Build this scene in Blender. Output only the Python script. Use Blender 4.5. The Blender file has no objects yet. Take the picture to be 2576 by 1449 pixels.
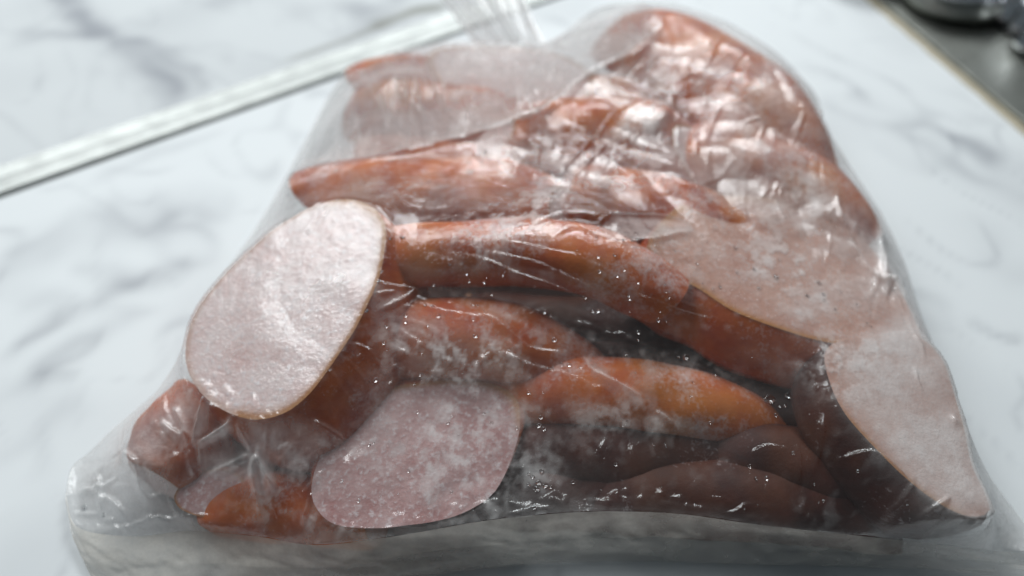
import bpy, bmesh, math, random
import numpy as np
from mathutils import Vector
from mathutils.bvhtree import BVHTree

S = 0.01                      # everything below is written in centimetres
rng = np.random.default_rng(7)
random.seed(7)
sc = bpy.context.scene
C = sc.collection

# ------------------------------------------------------------------ camera
CAM_H, PITCH, LENS, SENSOR = 21.0, math.radians(50), 27.0, 36.0
cam = bpy.data.cameras.new("camera")
cam.lens, cam.sensor_width = LENS, SENSOR
cam.clip_start, cam.clip_end = 0.005, 50
cam.dof.use_dof = True
cam.dof.focus_distance = 0.192
cam.dof.aperture_fstop = 5.4
camo = bpy.data.objects.new("camera", cam)
camo.location = (0, 0, CAM_H * S)
camo.rotation_euler = (math.radians(90) - PITCH, 0, 0)
C.objects.link(camo)
sc.camera = camo
FV = 2576 * LENS / SENSOR     # focal length in photo pixels (2576 px wide)
SP, CP = math.sin(PITCH), math.cos(PITCH)


def ray(X, Y):
    u, v = (X - 1288) / FV, (Y - 724.5) / FV
    return np.array([u, CP - v * SP, -SP - v * CP])


def at(X, Y, z):
    d = ray(X, Y)
    return np.array([0, 0, CAM_H]) + d * ((z - CAM_H) / d[2])


def to_px(P):
    P = np.asarray(P, float)
    x, y, z = P[..., 0], P[..., 1], P[..., 2] - CAM_H
    dep = y * CP - z * SP
    up = y * SP + z * CP
    return 1288 + FV * x / dep, 724.5 - FV * up / dep


# ------------------------------------------------------------------ light
w = bpy.data.worlds.new("World")
sc.world = w
w.use_nodes = True
bg = w.node_tree.nodes["Background"]
bg.inputs[0].default_value = (0.80, 0.93, 1.0, 1)
bg.inputs[1].default_value = 0.12


def area(name, loc, target, sx, sy, power, col):
    l = bpy.data.lights.new(name, 'AREA')
    l.shape = 'RECTANGLE'
    l.size, l.size_y = sx * S, sy * S
    l.energy = power
    l.color = col
    o = bpy.data.objects.new(name, l)
    o.location = Vector(loc) * S
    o.rotation_euler = (Vector(target) - Vector(loc)).to_track_quat('-Z', 'Y').to_euler()
    C.objects.link(o)
    return o


area("kitchen_lamp", (14, 112, 92), (2, 22, 2), 54, 40, 11.0, (0.95, 0.985, 1.0))
area("overhead_fill", (-56, 76, 102), (-2, 20, 2), 60, 60, 11.5, (0.96, 0.99, 1.0))  # added soft fill from overhead left, brightens the cut faces
sc.view_settings.view_transform = 'Standard'
sc.view_settings.look = 'None'
sc.view_settings.exposure = 0
sc.cycles.use_denoising = True
sc.cycles.transparent_max_bounces = 16
sc.cycles.max_bounces = 10
sc.cycles.caustics_refractive = False
sc.cycles.caustics_reflective = False


# ------------------------------------------------------------------ helpers
def tag(o, label=None, cat=None, group=None, kind=None):
    for k, v in (("label", label), ("category", cat), ("group", group), ("kind", kind)):
        if v:
            o[k] = v
    return o


def mesh_obj(name, verts, faces, m, parent=None, smooth=True, attrs=None):
    me = bpy.data.meshes.new(name)
    v = np.asarray(verts, float) * S
    me.from_pydata(v.tolist() if len(v) < 20000 else [], [], faces if len(v) < 20000 else [])
    if len(v) >= 20000:
        f = np.asarray(faces, np.int32)
        me.vertices.add(len(v))
        me.vertices.foreach_set("co", v.astype(np.float32).ravel())
        k = f.shape[1]
        me.loops.add(f.size)
        me.loops.foreach_set("vertex_index", f.ravel())
        me.polygons.add(len(f))
        me.polygons.foreach_set("loop_start", np.arange(0, f.size, k, dtype=np.int32))
        me.update(calc_edges=True)
    if attrs:
        for an, av in attrs.items():
            a = me.attributes.new(an, 'FLOAT', 'POINT')
            a.data.foreach_set("value", np.asarray(av, np.float32).ravel())
    if smooth:
        me.polygons.foreach_set("use_smooth", [True] * len(me.polygons))
    me.validate()
    me.update()
    o = bpy.data.objects.new(name, me)
    if m:
        me.materials.append(m)
    if parent:
        o.parent = parent
    C.objects.link(o)
    return o


def empty(name, label, cat, group=None):
    o = bpy.data.objects.new(name, None)
    o.empty_display_size = 0.01
    C.objects.link(o)
    return tag(o, label, cat, group)


def spline(pts, n, closed=False):
    """Catmull-Rom through pts, n samples, roughly even in arc length."""
    P = np.asarray(pts, float)
    k = len(P)
    if closed:
        idx = lambda i: P[i % k]
        segs = k
    else:
        idx = lambda i: P[min(max(i, 0), k - 1)]
        segs = k - 1
    out = []
    for i in range(segs):
        p0, p1, p2, p3 = idx(i - 1), idx(i), idx(i + 1), idx(i + 2)
        for t in np.linspace(0, 1, 24, endpoint=False):
            out.append(0.5 * (2 * p1 + (p2 - p0) * t + (2 * p0 - 5 * p1 + 4 * p2 - p3) * t * t + (3 * p1 - p0 - 3 * p2 + p3) * t ** 3))
    if not closed:
        out.append(P[-1])
    else:
        out.append(out[0])
    Q = np.array(out)
    s = np.r_[0, np.cumsum(np.linalg.norm(np.diff(Q, axis=0), axis=1))]
    u = np.linspace(0, s[-1], n, endpoint=not closed)
    return np.stack([np.interp(u, s, Q[:, j]) for j in range(Q.shape[1])], 1)


def fft_noise(ny, nx, cell, wl, aniso=1.0, ang=0.0, seed=0, sharp=1.0):
    """Smooth random field, unit variance, dominant wavelength wl (cm)."""
    r = np.random.default_rng(seed)
    g = np.fft.rfft2(r.standard_normal((ny, nx)))
    ky = np.fft.fftfreq(ny, cell)[:, None]
    kx = np.fft.rfftfreq(nx, cell)[None, :]
    ka = kx * math.cos(ang) + ky * math.sin(ang)
    kb = (-kx * math.sin(ang) + ky * math.cos(ang)) * aniso
    k = np.sqrt(ka * ka + kb * kb) * wl
    f = np.fft.irfft2(g * np.exp(-(k ** 2) * sharp), s=(ny, nx))
    return f / f.std()


def inside(poly, X, Y):
    poly = np.asarray(poly, float)
    r = np.zeros(np.shape(X), bool)
    n = len(poly)
    for i in range(n):
        x1, y1 = poly[i]
        x2, y2 = poly[(i + 1) % n]
        if y1 == y2:
            continue
        c = ((y1 > Y) != (y2 > Y)) & (X < (x2 - x1) * (Y - y1) / (y2 - y1) + x1)
        r ^= c
    return r


# ------------------------------------------------------------------ materials
def mat(name):
    m = bpy.data.materials.new(name)
    m.use_nodes = True
    nt = m.node_tree
    nt.nodes.clear()
    out = nt.nodes.new("ShaderNodeOutputMaterial")
    return m, nt, out


def N(nt, typ, ins=None, **props):
    n = nt.nodes.new(typ)
    for k, v in props.items():
        setattr(n, k, v)
    for k, v in (ins or {}).items():
        if isinstance(v, bpy.types.NodeSocket):
            nt.links.new(v, n.inputs[k])
        else:
            n.inputs[k].default_value = v
    return n


def ramp(nt, fac, stops):
    n = nt.nodes.new("ShaderNodeValToRGB")
    nt.links.new(fac, n.inputs[0])
    el = n.color_ramp.elements
    while len(el) < len(stops):
        el.new(0.5)
    for e, (p, c) in zip(el, stops):
        e.position = p
        e.color = (c, c, c, 1) if not hasattr(c, '__len__') else (*c, 1)
    return n.outputs[0]


def mixc(nt, fac, a, b):
    n = nt.nodes.new("ShaderNodeMix")
    n.data_type = 'RGBA'
    for k, v in ((0, fac), (6, a), (7, b)):
        if isinstance(v, bpy.types.NodeSocket):
            nt.links.new(v, n.inputs[k])
        else:
            n.inputs[k].default_value = v if k == 0 else (*v, 1)
    return n.outputs[2]


def noise(nt, scale, detail=4, rough=0.55, vec=None, dist=0.0):
    n = N(nt, "ShaderNodeTexNoise", {"Scale": scale, "Detail": detail, "Roughness": rough, "Distortion": dist})
    if vec is None:
        vec = N(nt, "ShaderNodeNewGeometry").outputs["Position"]
    nt.links.new(vec, n.inputs["Vector"])
    return n.outputs[0]


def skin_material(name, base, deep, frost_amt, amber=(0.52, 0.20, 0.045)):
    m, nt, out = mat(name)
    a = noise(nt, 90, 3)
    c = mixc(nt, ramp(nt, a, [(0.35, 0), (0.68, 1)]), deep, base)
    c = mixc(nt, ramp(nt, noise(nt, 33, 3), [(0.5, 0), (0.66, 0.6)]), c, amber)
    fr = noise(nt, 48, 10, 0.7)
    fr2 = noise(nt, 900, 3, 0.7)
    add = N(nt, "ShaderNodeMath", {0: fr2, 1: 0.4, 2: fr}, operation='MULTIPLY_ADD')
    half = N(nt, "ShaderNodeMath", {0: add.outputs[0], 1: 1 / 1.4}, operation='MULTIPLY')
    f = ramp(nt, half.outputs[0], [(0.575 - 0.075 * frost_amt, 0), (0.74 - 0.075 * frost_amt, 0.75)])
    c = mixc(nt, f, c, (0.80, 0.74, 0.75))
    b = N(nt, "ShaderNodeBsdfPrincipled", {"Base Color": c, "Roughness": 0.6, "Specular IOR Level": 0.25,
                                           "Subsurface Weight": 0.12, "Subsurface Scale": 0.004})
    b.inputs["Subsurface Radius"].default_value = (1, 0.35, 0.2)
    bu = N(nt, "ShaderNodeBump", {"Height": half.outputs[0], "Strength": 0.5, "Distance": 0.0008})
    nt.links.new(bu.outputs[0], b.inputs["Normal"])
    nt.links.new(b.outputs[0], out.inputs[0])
    return m


def face_material(name, pale, pink, grain=1.0):
    m, nt, out = mat(name)
    a = noise(nt, 52, 10, 0.74)
    c = mixc(nt, ramp(nt, a, [(0.34, 0), (0.60, 1)]), pink, pale)
    s = noise(nt, 700, 3, 0.6)
    c = mixc(nt, ramp(nt, s, [(0.52, 0), (0.72, 0.6 * grain)]), c, (0.88, 0.86, 0.88))
    c = mixc(nt, ramp(nt, noise(nt, 420, 2, 0.6), [(0.60, 0), (0.76, 0.30 * grain)]), c, (0.46, 0.27, 0.26))
    # rim of skin colour where the casing ends
    at_ = N(nt, "ShaderNodeAttribute", attribute_name="rim")
    c = mixc(nt, at_.outputs["Fac"], c, (0.42, 0.17, 0.045))
    b = N(nt, "ShaderNodeBsdfPrincipled", {"Base Color": c, "Roughness": 0.5, "Specular IOR Level": 0.35,
                                           "Subsurface Weight": 0.15, "Subsurface Scale": 0.004})
    b.inputs["Subsurface Radius"].default_value = (1, 0.5, 0.4)
    bu = N(nt, "ShaderNodeBump", {"Height": s, "Strength": 0.5, "Distance": 0.0005})
    nt.links.new(bu.outputs[0], b.inputs["Normal"])
    nt.links.new(b.outputs[0], out.inputs[0])
    return m


M_SKIN = skin_material("smoked_skin", (0.58, 0.135, 0.024), (0.35, 0.050, 0.012), 0.5)
M_SKIN_F = skin_material("frosted_skin", (0.60, 0.165, 0.040), (0.41, 0.075, 0.022), 1.0)
M_SKIN_DARK_SHADE = skin_material("dark_shaded_skin", (0.075, 0.020, 0.013), (0.035, 0.010, 0.008), 0.05, (0.11, 0.035, 0.015))  # skin with the shade of the gaps put into its colour; also the crumb
M_FACE = face_material("pale_meat", (0.84, 0.71, 0.69), (0.72, 0.49, 0.46))
M_FACE_W = face_material("warm_meat", (0.56, 0.33, 0.26), (0.42, 0.19, 0.13), 0.35)
M_FACE_R = face_material("rosy_meat", (0.58, 0.40, 0.39), (0.38, 0.17, 0.16))


def film_material(name, tint=(0.965, 0.955, 0.945), gloss=1.4, rough=0.14, bump=1.0):
    m, nt, out = mat(name)
    hz = N(nt, "ShaderNodeAttribute", attribute_name="haze").outputs["Fac"]
    geo = N(nt, "ShaderNodeNewGeometry")
    n1 = noise(nt, 260, 6, 0.6)
    n2 = noise(nt, 1400, 2, 0.5)
    hs = N(nt, "ShaderNodeMath", {0: n2, 1: 0.22, 2: n1}, operation='MULTIPLY_ADD')
    bu = N(nt, "ShaderNodeBump", {"Height": hs.outputs[0], "Strength": 0.55 * bump, "Distance": 0.0007})
    pt = ramp(nt, noise(nt, 150, 6, 0.62), [(0.3, 0.72), (0.7, 1.28)])
    fac = N(nt, "ShaderNodeMath", {0: hz, 1: pt}, operation='MULTIPLY', use_clamp=True)
    tr = N(nt, "ShaderNodeBsdfTransparent", {"Color": (0.985, 0.985, 0.985, 1)})
    di = N(nt, "ShaderNodeBsdfDiffuse", {"Color": (*tint, 1), "Normal": bu.outputs[0]})
    tl = N(nt, "ShaderNodeBsdfTranslucent", {"Color": (*tint, 1), "Normal": bu.outputs[0]})
    milk = N(nt, "ShaderNodeMixShader", {0: 0.5, 1: di.outputs[0], 2: tl.outputs[0]})
    body = N(nt, "ShaderNodeMixShader", {0: fac.outputs[0], 1: tr.outputs[0], 2: milk.outputs[0]})
    gl = N(nt, "ShaderNodeBsdfGlossy", {"Color": (1, 1, 1, 1), "Roughness": rough, "Normal": bu.outputs[0]})
    fr = N(nt, "ShaderNodeFresnel", {"IOR": 1.45, "Normal": bu.outputs[0]})
    g = N(nt, "ShaderNodeMath", {0: fr.outputs[0], 1: gloss}, operation='MULTIPLY', use_clamp=True)
    g = N(nt, "ShaderNodeMath", {0: g.outputs[0], 1: 0.24}, operation='MINIMUM')
    fin = N(nt, "ShaderNodeMixShader", {0: g.outputs[0], 1: body.outputs[0], 2: gl.outputs[0]})
    nt.links.new(fin.outputs[0], out.inputs[0])
    return m


M_FILM = film_material("plastic_film")
M_FOLD = film_material("doubled_film", (0.92, 0.88, 0.81), 0.7, 0.2, 0.7)


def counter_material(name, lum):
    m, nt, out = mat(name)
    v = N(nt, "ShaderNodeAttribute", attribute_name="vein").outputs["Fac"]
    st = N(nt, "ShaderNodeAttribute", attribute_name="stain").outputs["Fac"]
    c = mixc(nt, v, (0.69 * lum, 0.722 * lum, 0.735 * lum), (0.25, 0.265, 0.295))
    c = mixc(nt, st, c, (0.20, 0.20, 0.17))
    b = N(nt, "ShaderNodeBsdfPrincipled", {"Base Color": c, "Roughness": 0.5, "Specular IOR Level": 0.25})
    nt.links.new(b.outputs[0], out.inputs[0])
    return m


def metal_material(name, col, rough, sc_=400, grime=None):
    m, nt, out = mat(name)
    c = mixc(nt, ramp(nt, noise(nt, 120, 5, 0.6), [(0.3, 0), (0.7, 1)]), tuple(x * 0.75 for x in col), col)
    if grime:
        st = N(nt, "ShaderNodeAttribute", attribute_name="stain").outputs["Fac"]
        c = mixc(nt, st, c, grime)
    b = N(nt, "ShaderNodeBsdfPrincipled", {"Base Color": c, "Metallic": 1.0, "Roughness": rough})
    bu = N(nt, "ShaderNodeBump", {"Height": noise(nt, sc_, 4), "Strength": 0.2, "Distance": 0.0004})
    nt.links.new(bu.outputs[0], b.inputs["Normal"])
    nt.links.new(b.outputs[0], out.inputs[0])
    return m


def plain(name, col, rough, **kw):
    m, nt, out = mat(name)
    c = mixc(nt, ramp(nt, noise(nt, 200, 4), [(0.3, 0), (0.7, 1)]), tuple(x * 0.88 for x in col), col)
    b = N(nt, "ShaderNodeBsdfPrincipled", {"Base Color": c, "Roughness": rough})
    for k, v in kw.items():
        b.inputs[k.replace("_", " ")].default_value = v
    nt.links.new(b.outputs[0], out.inputs[0])
    return m


M_ALU = metal_material("aluminium", (0.36, 0.375, 0.365), 0.52)
M_STEEL = metal_material("brushed_steel", (0.30, 0.31, 0.285), 0.45)
M_CHROME = metal_material("chrome", (0.75, 0.77, 0.80), 0.12)
M_BLACK = plain("black_enamel", (0.015, 0.017, 0.018), 0.3)
M_GRIME = plain("dried_silicone", (0.34, 0.30, 0.21), 0.5)
M_WHITE = plain("white_ceramic", (0.80, 0.82, 0.82), 0.25)
m, nt, out = mat("water")
ly = N(nt, "ShaderNodeFresnel", {"IOR": 1.33})
rf = N(nt, "ShaderNodeBsdfRefraction", {"IOR": 1.33, "Roughness": 0.02})
tp = N(nt, "ShaderNodeBsdfTransparent", {"Color": (1, 1, 1, 1)})
mx = N(nt, "ShaderNodeMixShader", {0: 0.88, 1: rf.outputs[0], 2: tp.outputs[0]})
gs = N(nt, "ShaderNodeBsdfGlossy", {"Roughness": 0.03})
fx0 = N(nt, "ShaderNodeMath", {0: ly.outputs[0], 1: 1.2}, operation='MULTIPLY', use_clamp=True)
mz = N(nt, "ShaderNodeMixShader", {0: fx0.outputs[0], 1: mx.outputs[0], 2: gs.outputs[0]})
nt.links.new(mz.outputs[0], out.inputs[0])
M_WATER = m

# ------------------------------------------------------------------ countertop
A0, A1 = at(0, 462, 0), at(1180, 48, 0)              # centre line of the joint strip
sd = (A1 - A0)[:2] / np.linalg.norm((A1 - A0)[:2])
sn = np.array([-sd[1], sd[0]])
cell = 0.25
gx = np.arange(-60, 60.01, cell)
gy = np.arange(-12, 80.01, cell)
GX, GY = np.meshgrid(gx, gy)
ny, nx = GX.shape
wx = fft_noise(ny, nx, cell, 5, seed=1) * 1.3 + fft_noise(ny, nx, cell, 1.6, seed=11) * 0.35
wy = fft_noise(ny, nx, cell, 5, seed=2) * 1.3 + fft_noise(ny, nx, cell, 1.6, seed=12) * 0.35
soft = fft_noise(ny, nx, cell, 3.2, seed=3)
base_f = fft_noise(ny, nx, cell, 4.2, 2.0, math.radians(40), seed=4)
base_g = fft_noise(ny, nx, cell, 2.6, 2.2, math.radians(35), seed=14)
vein = 0.22 * np.exp(-(base_f / 0.15) ** 2) * np.clip(0.35 + 0.6 * soft, 0, 1)
vein += 0.15 * np.exp(-(base_g / 0.14) ** 2) * np.clip(0.2 - 0.6 * soft + 0.5 * fft_noise(ny, nx, cell, 5, seed=15), 0, 1)
vein += 0.07 * np.clip(fft_noise(ny, nx, cell, 6, seed=6), 0, 2)


def vein_line(pts, width, amt, warp=0.30):
    P = spline([at(x, y, 0)[:2] for x, y in pts], 80)
    qx, qy = GX + wx * warp, GY + wy * warp
    d2 = np.full(GX.shape, 1e9)
    for p in P:
        d2 = np.minimum(d2, (qx - p[0]) ** 2 + (qy - p[1]) ** 2)
    return amt * np.exp(-d2 / width ** 2) * np.clip(0.75 + 0.4 * soft, 0.15, 1.3)


for pts, wd, am in [
    ([(150, -20), (230, 50), (290, 120), (340, 190), (420, 260)], 0.75, 0.50),
    ([(40, 90), (150, 85), (240, 95), (330, 100)], 0.6, 0.33),
    ([(330, 100), (400, 160), (470, 200)], 0.5, 0.28),
    ([(420, 120), (500, 110), (560, 130)], 0.4, 0.2),
    ([(560, -10), (700, 20), (880, 45)], 0.8, 0.25),
    ([(850, 20), (950, 40), (1010, 10)], 0.7, 0.28),
    ([(60, 640), (130, 600), (220, 555), (350, 570), (420, 540)], 0.45, 0.30),
    ([(0, 700), (80, 660), (160, 610)], 0.7, 0.22),
    ([(250, 680), (330, 700), (430, 690)], 0.5, 0.22),
    ([(0, 880), (90, 830), (180, 790), (260, 740), (330, 690)], 0.4, 0.30),
    ([(60, 960), (160, 900), (250, 850), (330, 820)], 0.6, 0.22),
    ([(0, 1010), (60, 1000), (150, 1030)], 0.4, 0.22),
    ([(20, 780), (130, 770), (300, 780), (400, 790)], 0.5, 0.15),
    ([(470, 520), (540, 560), (600, 520)], 0.5, 0.15),
    ([(270, 470), (400, 390), (520, 330)], 0.5, 0.13),
    ([(0, 1180), (80, 1170), (160, 1110)], 0.5, 0.14),
    ([(2120, 250), (2220, 290), (2330, 300), (2400, 350), (2500, 375), (2600, 420)], 0.55, 0.40),
    ([(2270, 320), (2330, 370), (2420, 420), (2540, 470)], 0.5, 0.26),
    ([(2160, 230), (2260, 260), (2350, 280)], 0.4, 0.24),
    ([(2440, 300), (2480, 300)], 0.4, 0.2),
    ([(2470, 830), (2540, 870), (2600, 880)], 0.25, 0.28),
    ([(2440, 560), (2530, 640), (2590, 700)], 0.7, 0.08),
]:
    vein += vein_line(pts, wd, am)
vein = np.clip(vein * 1.25, 0, 0.85)
stain = np.zeros_like(GX)
for pts, wd, am in [([(690, 165), (820, 115), (960, 62), (1060, 25), (1120, 10)], 0.22, 0.5),
                    ([(960, 58), (1040, 30), (1100, 20)], 0.45, 0.55)]:
    stain += vein_line(pts, wd, am, 0.05)
stain = np.clip(stain, 0, 0.8)
idx = np.arange(ny * nx).reshape(ny, nx)
quads = np.stack([idx[:-1, :-1], idx[:-1, 1:], idx[1:, 1:], idx[1:, :-1]], -1).reshape(-1, 4)
side = ((GX - A0[0]) * sn[0] + (GY - A0[1]) * sn[1]).ravel()
qs = side[quads].mean(1)
allv = np.stack([GX.ravel(), GY.ravel(), np.zeros(GX.size)], 1)
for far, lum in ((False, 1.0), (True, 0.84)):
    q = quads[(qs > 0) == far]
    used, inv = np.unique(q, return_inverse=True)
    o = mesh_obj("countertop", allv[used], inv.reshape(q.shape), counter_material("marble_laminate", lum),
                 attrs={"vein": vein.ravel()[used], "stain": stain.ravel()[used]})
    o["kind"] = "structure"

# joint strip: aluminium profile over the joint
strip = empty("joint_strip", "long narrow aluminium joint strip dividing the two marble patterned worktop panels", "metal strip")
prof = [(-0.90, 0.01), (-0.88, 0.10), (-0.78, 0.17), (-0.45, 0.20), (-0.05, 0.22), (0.06, 0.20), (0.16, 0.12), (0.50, 0.17), (0.82, 0.20), (0.88, 0.01)]
vs, fs = [], []
ts = np.linspace(-30, 75, 140)
wob = np.interp(np.arange(140), np.arange(0, 140, 4), rng.normal(0, 0.012, 35))
for i, t in enumerate(ts):
    for a, z in prof:
        p = A0[:2] + sd * t + sn * a
        vs.append((p[0], p[1], z + wob[i] * (z > 0.05)))
k = len(prof)
for i in range(139):
    for j in range(k - 1):
        fs.append((i * k + j, (i + 1) * k + j, (i + 1) * k + j + 1, i * k + j + 1))
mesh_obj("profile", vs, fs, M_ALU, strip, smooth=False)

# ------------------------------------------------------------------ gas stove corner and things on it
def extrude_poly(name, poly, z0, z1, m, parent=None, bev=0.0):
    bm = bmesh.new()
    vb = [bm.verts.new((x * S, y * S, z0 * S)) for x, y in poly]
    f = bm.faces.new(vb)
    r = bmesh.ops.extrude_face_region(bm, geom=[f])
    for v in [g for g in r['geom'] if isinstance(g, bmesh.types.BMVert)]:
        v.co.z = z1 * S
    bmesh.ops.recalc_face_normals(bm, faces=bm.faces)
    if bev:
        bmesh.ops.bevel(bm, geom=[e for e in bm.edges], offset=bev * S, segments=3, affect='EDGES', profile=0.6)
    me = bpy.data.meshes.new(name)
    bm.to_mesh(me)
    bm.free()
    me.materials.append(m)
    o = bpy.data.objects.new(name, me)
    if parent:
        o.parent = parent
    C.objects.link(o)
    return o


def lathe(name, prof, loc, m, parent=None, n=40):
    vs, fs = [], []
    for r, z in prof:
        for j in range(n):
            a = 2 * math.pi * j / n
            vs.append((loc[0] + r * math.cos(a), loc[1] + r * math.sin(a), loc[2] + z))
    for i in range(len(prof) - 1):
        for j in range(n):
            fs.append((i * n + j, i * n + (j + 1) % n, (i + 1) * n + (j + 1) % n, (i + 1) * n + j))
    return mesh_obj(name, vs, fs, m, parent)


stove = empty("gas_stove", "dark brushed steel stove plate with a grimy sealed edge behind the bag", "stove")
E0, E1 = at(2232, 30, 0)[:2], at(2576, 322, 0)[:2]
ed = (E1 - E0) / np.linalg.norm(E1 - E0)
en = np.array([-ed[1], ed[0]])
if en[1] < 0:
    en = -en
c0, c1 = E0 - ed * 4, E1 + ed * 30
extrude_poly("top_plate", [c0, c1, c1 + en * 45, c0 + en * 45], 0.02, 0.30, M_STEEL, stove, 0.03)
w0, w1 = E0 + en * 3.9 + ed * 1.5, c1 + en * 3.9
extrude_poly("burner_well", [w0, w1, w1 + en * 30, w0 + en * 30], 0.304, 0.55, M_BLACK, stove, 0.05)
sv, sf = [], []
for i, t in enumerate(np.linspace(-4, 40, 90)):
    wv = rng.normal(0, 0.03)
    for a, z in ((-0.32 + wv, 0.005), (-0.2 + wv, 0.1), (-0.02, 0.16), (0.05, 0.1)):
        p = E0 + ed * t + en * (a - 0.05)
        sv.append((p[0], p[1], z))
for i in range(89):
    for j in range(3):
        sf.append((i * 4 + j, (i + 1) * 4 + j, (i + 1) * 4 + j + 1, i * 4 + j + 1))
tag(mesh_obj("sealant_bead", sv, sf, M_GRIME, stove), "beige grimy sealant bead")
# burner with its cap on the well
p = at(2412, -40, 1.2)
lathe("burner_base", [(0.0, 0.0), (2.6, 0.0), (2.7, 0.4), (2.4, 0.8), (2.3, 0.9), (0, 0.9)], (p[0], p[1], 0.55), M_STEEL, stove)
lathe("burner_cap", [(0.0, 0.9), (2.5, 0.9), (2.55, 1.1), (2.3, 1.35), (0, 1.4)], (p[0], p[1], 0.56), M_CHROME, stove)
for k_, (X, Y) in enumerate(((2535, 35), (2580, 62), (2600, 112))):
    q = at(X, Y, 0.6)
    lathe("control_knob", [(0, 0), (0.95, 0), (0.95, 0.25), (0.75, 0.4), (0.7, 1.2), (0.6, 1.35), (0, 1.4)], (q[0], q[1], 0.55), M_CHROME, stove, 24)
# white dish whose rim just shows
dish = empty("white_dish", "white ceramic dish with a rounded rim at the stove corner", "dish")
q = at(2180, -95, 0)
lathe("bowl", [(0, 0.25), (2.0, 0.2), (2.6, 0.25), (3.3, 1.2), (3.55, 1.9), (3.65, 1.95), (3.6, 1.8), (3.4, 1.1), (2.7, 0.1), (1.9, 0.02), (0, 0.02)], (q[0], q[1], 0.0), M_WHITE, dish)

# ------------------------------------------------------------------ sausages
pieces = []          # (verts, faces) of everything the film rests on
GROUP = "frozen sausage pieces inside the bag"


def face_fill(outline, nrm, rings=7, dome=0.05):
    """Concentric rings from outline to centre, slightly uneven."""
    c = outline.mean(0)
    vs, rim = [], []
    n = len(outline)
    for i in range(rings):
        t = 1 - (i / rings)
        t = [1.0, 0.968, 0.935, 0.88, 0.7, 0.45, 0.2][i]
        for j, p in enumerate(outline):
            q = c + (p - c) * t + nrm * (dome * (1 - t * t))
            vs.append(q)
            rim.append((1.0, 0.9, 0.35, 0, 0, 0, 0)[i])
    vs.append(c + nrm * dome)
    rim.append(0)
    fs = []
    for i in range(rings - 1):
        for j in range(n):
            fs.append((i * n + j, i * n + (j + 1) % n, (i + 1) * n + (j + 1) % n, (i + 1) * n + j))
    for j in range(n):
        fs.append(((rings - 1) * n + j, (rings - 1) * n + (j + 1) % n, len(vs) - 1))
    return vs, fs, rim


RIDGE = [(2500, 1384, .9), (2300, 1362, 1.5), (2100, 1340, 1.9), (1900, 1318, 2.2), (1700, 1291, 2.4), (1500, 1286, 2.5), (1350, 1295, 2.5), (1200, 1312, 2.4), (1000, 1347, 2.1),
         (800, 1370, 1.75), (640, 1348, 1.3), (480, 1335, .95), (330, 1348, .7), (195, 1325, .5)]
FRONT = np.array([at(*p)[:2] for p in [(2640, 1400, .3)] + RIDGE])[::-1]


def behind_front(q, m_=0.10):
    q[1] = max(q[1], np.interp(q[0], FRONT[:, 0], FRONT[:, 1]) + m_)
    return q


def keep(vs, fs):
    pieces.append((np.asarray(vs, float), fs))


def slice_piece(label, outline_px, z, nrm, ext, L, mskin, mface, zmin=0.15, rimsel=None):
    """A piece seen on its cut face: outline in the plane through the centre at height z."""
    root = empty("sausage_piece", label, "sausage", GROUP)
    op = spline(outline_px, 72, True)
    nrm = np.array(nrm, float)
    nrm /= np.linalg.norm(nrm)
    ext = np.array(ext, float)
    ext /= np.linalg.norm(ext)
    cx, cy = op.mean(0)
    P0 = at(cx, cy, z)
    O = np.array([0, 0, CAM_H])
    out = []
    for X, Y in op:
        d = ray(X, Y)
        out.append(O + d * (nrm @ (P0 - O)) / (nrm @ d))
    out = np.array(out)
    wob_ = 1 + 0.006 * np.interp(np.arange(72), np.arange(0, 75, 3), rng.normal(0, 1, 25))
    out = out.mean(0) + (out - out.mean(0)) * wob_[:, None]
    if np.cross(out[1] - out[0], out[20] - out[0]) @ nrm < 0:
        out = out[::-1]
    c = out.mean(0)
    vs, fs, rim = face_fill(out, nrm)
    if rimsel:
        vp = np.asarray(vs)
        rx_, ry_ = to_px(vp)
        rim = [r ** (1 / max(float(rimsel(a, b)), 0.05)) * float(rimsel(a, b)) for r, a, b in zip(rim, rx_, ry_)]
    mesh_obj("cut_face", vs, fs, mface, root, attrs={"rim": rim})
    keep(vs, fs)
    n = len(out)
    sv, sf = [], []
    K = 9
    for i in range(K):
        t = i / (K - 1)
        sw = 1.0 + 0.07 * math.sin(math.pi * min(1, t * 1.2)) - (0.015 if i == 0 else 0) - 0.18 * max(0, t - 0.75) / 0.25
        for p in out:
            q = c + (p - c) * sw + ext * L * t - nrm * 0.004
            q[2] = max(q[2], zmin)
            sv.append(behind_front(q))
    for i in range(K - 1):
        for j in range(n):
            sf.append((i * n + j, (i + 1) * n + j, (i + 1) * n + (j + 1) % n, i * n + (j + 1) % n))
    sf.append(tuple((K - 1) * n + j for j in range(n)))
    mesh_obj("skin", sv, sf, mskin, root)
    keep(sv, sf)
    return root


CUTS = [(1.5, 1.3), (1.2, -1.3), (1.6, 1.0), (-1.2, 1.5), (1.4, 1.6)]


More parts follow.
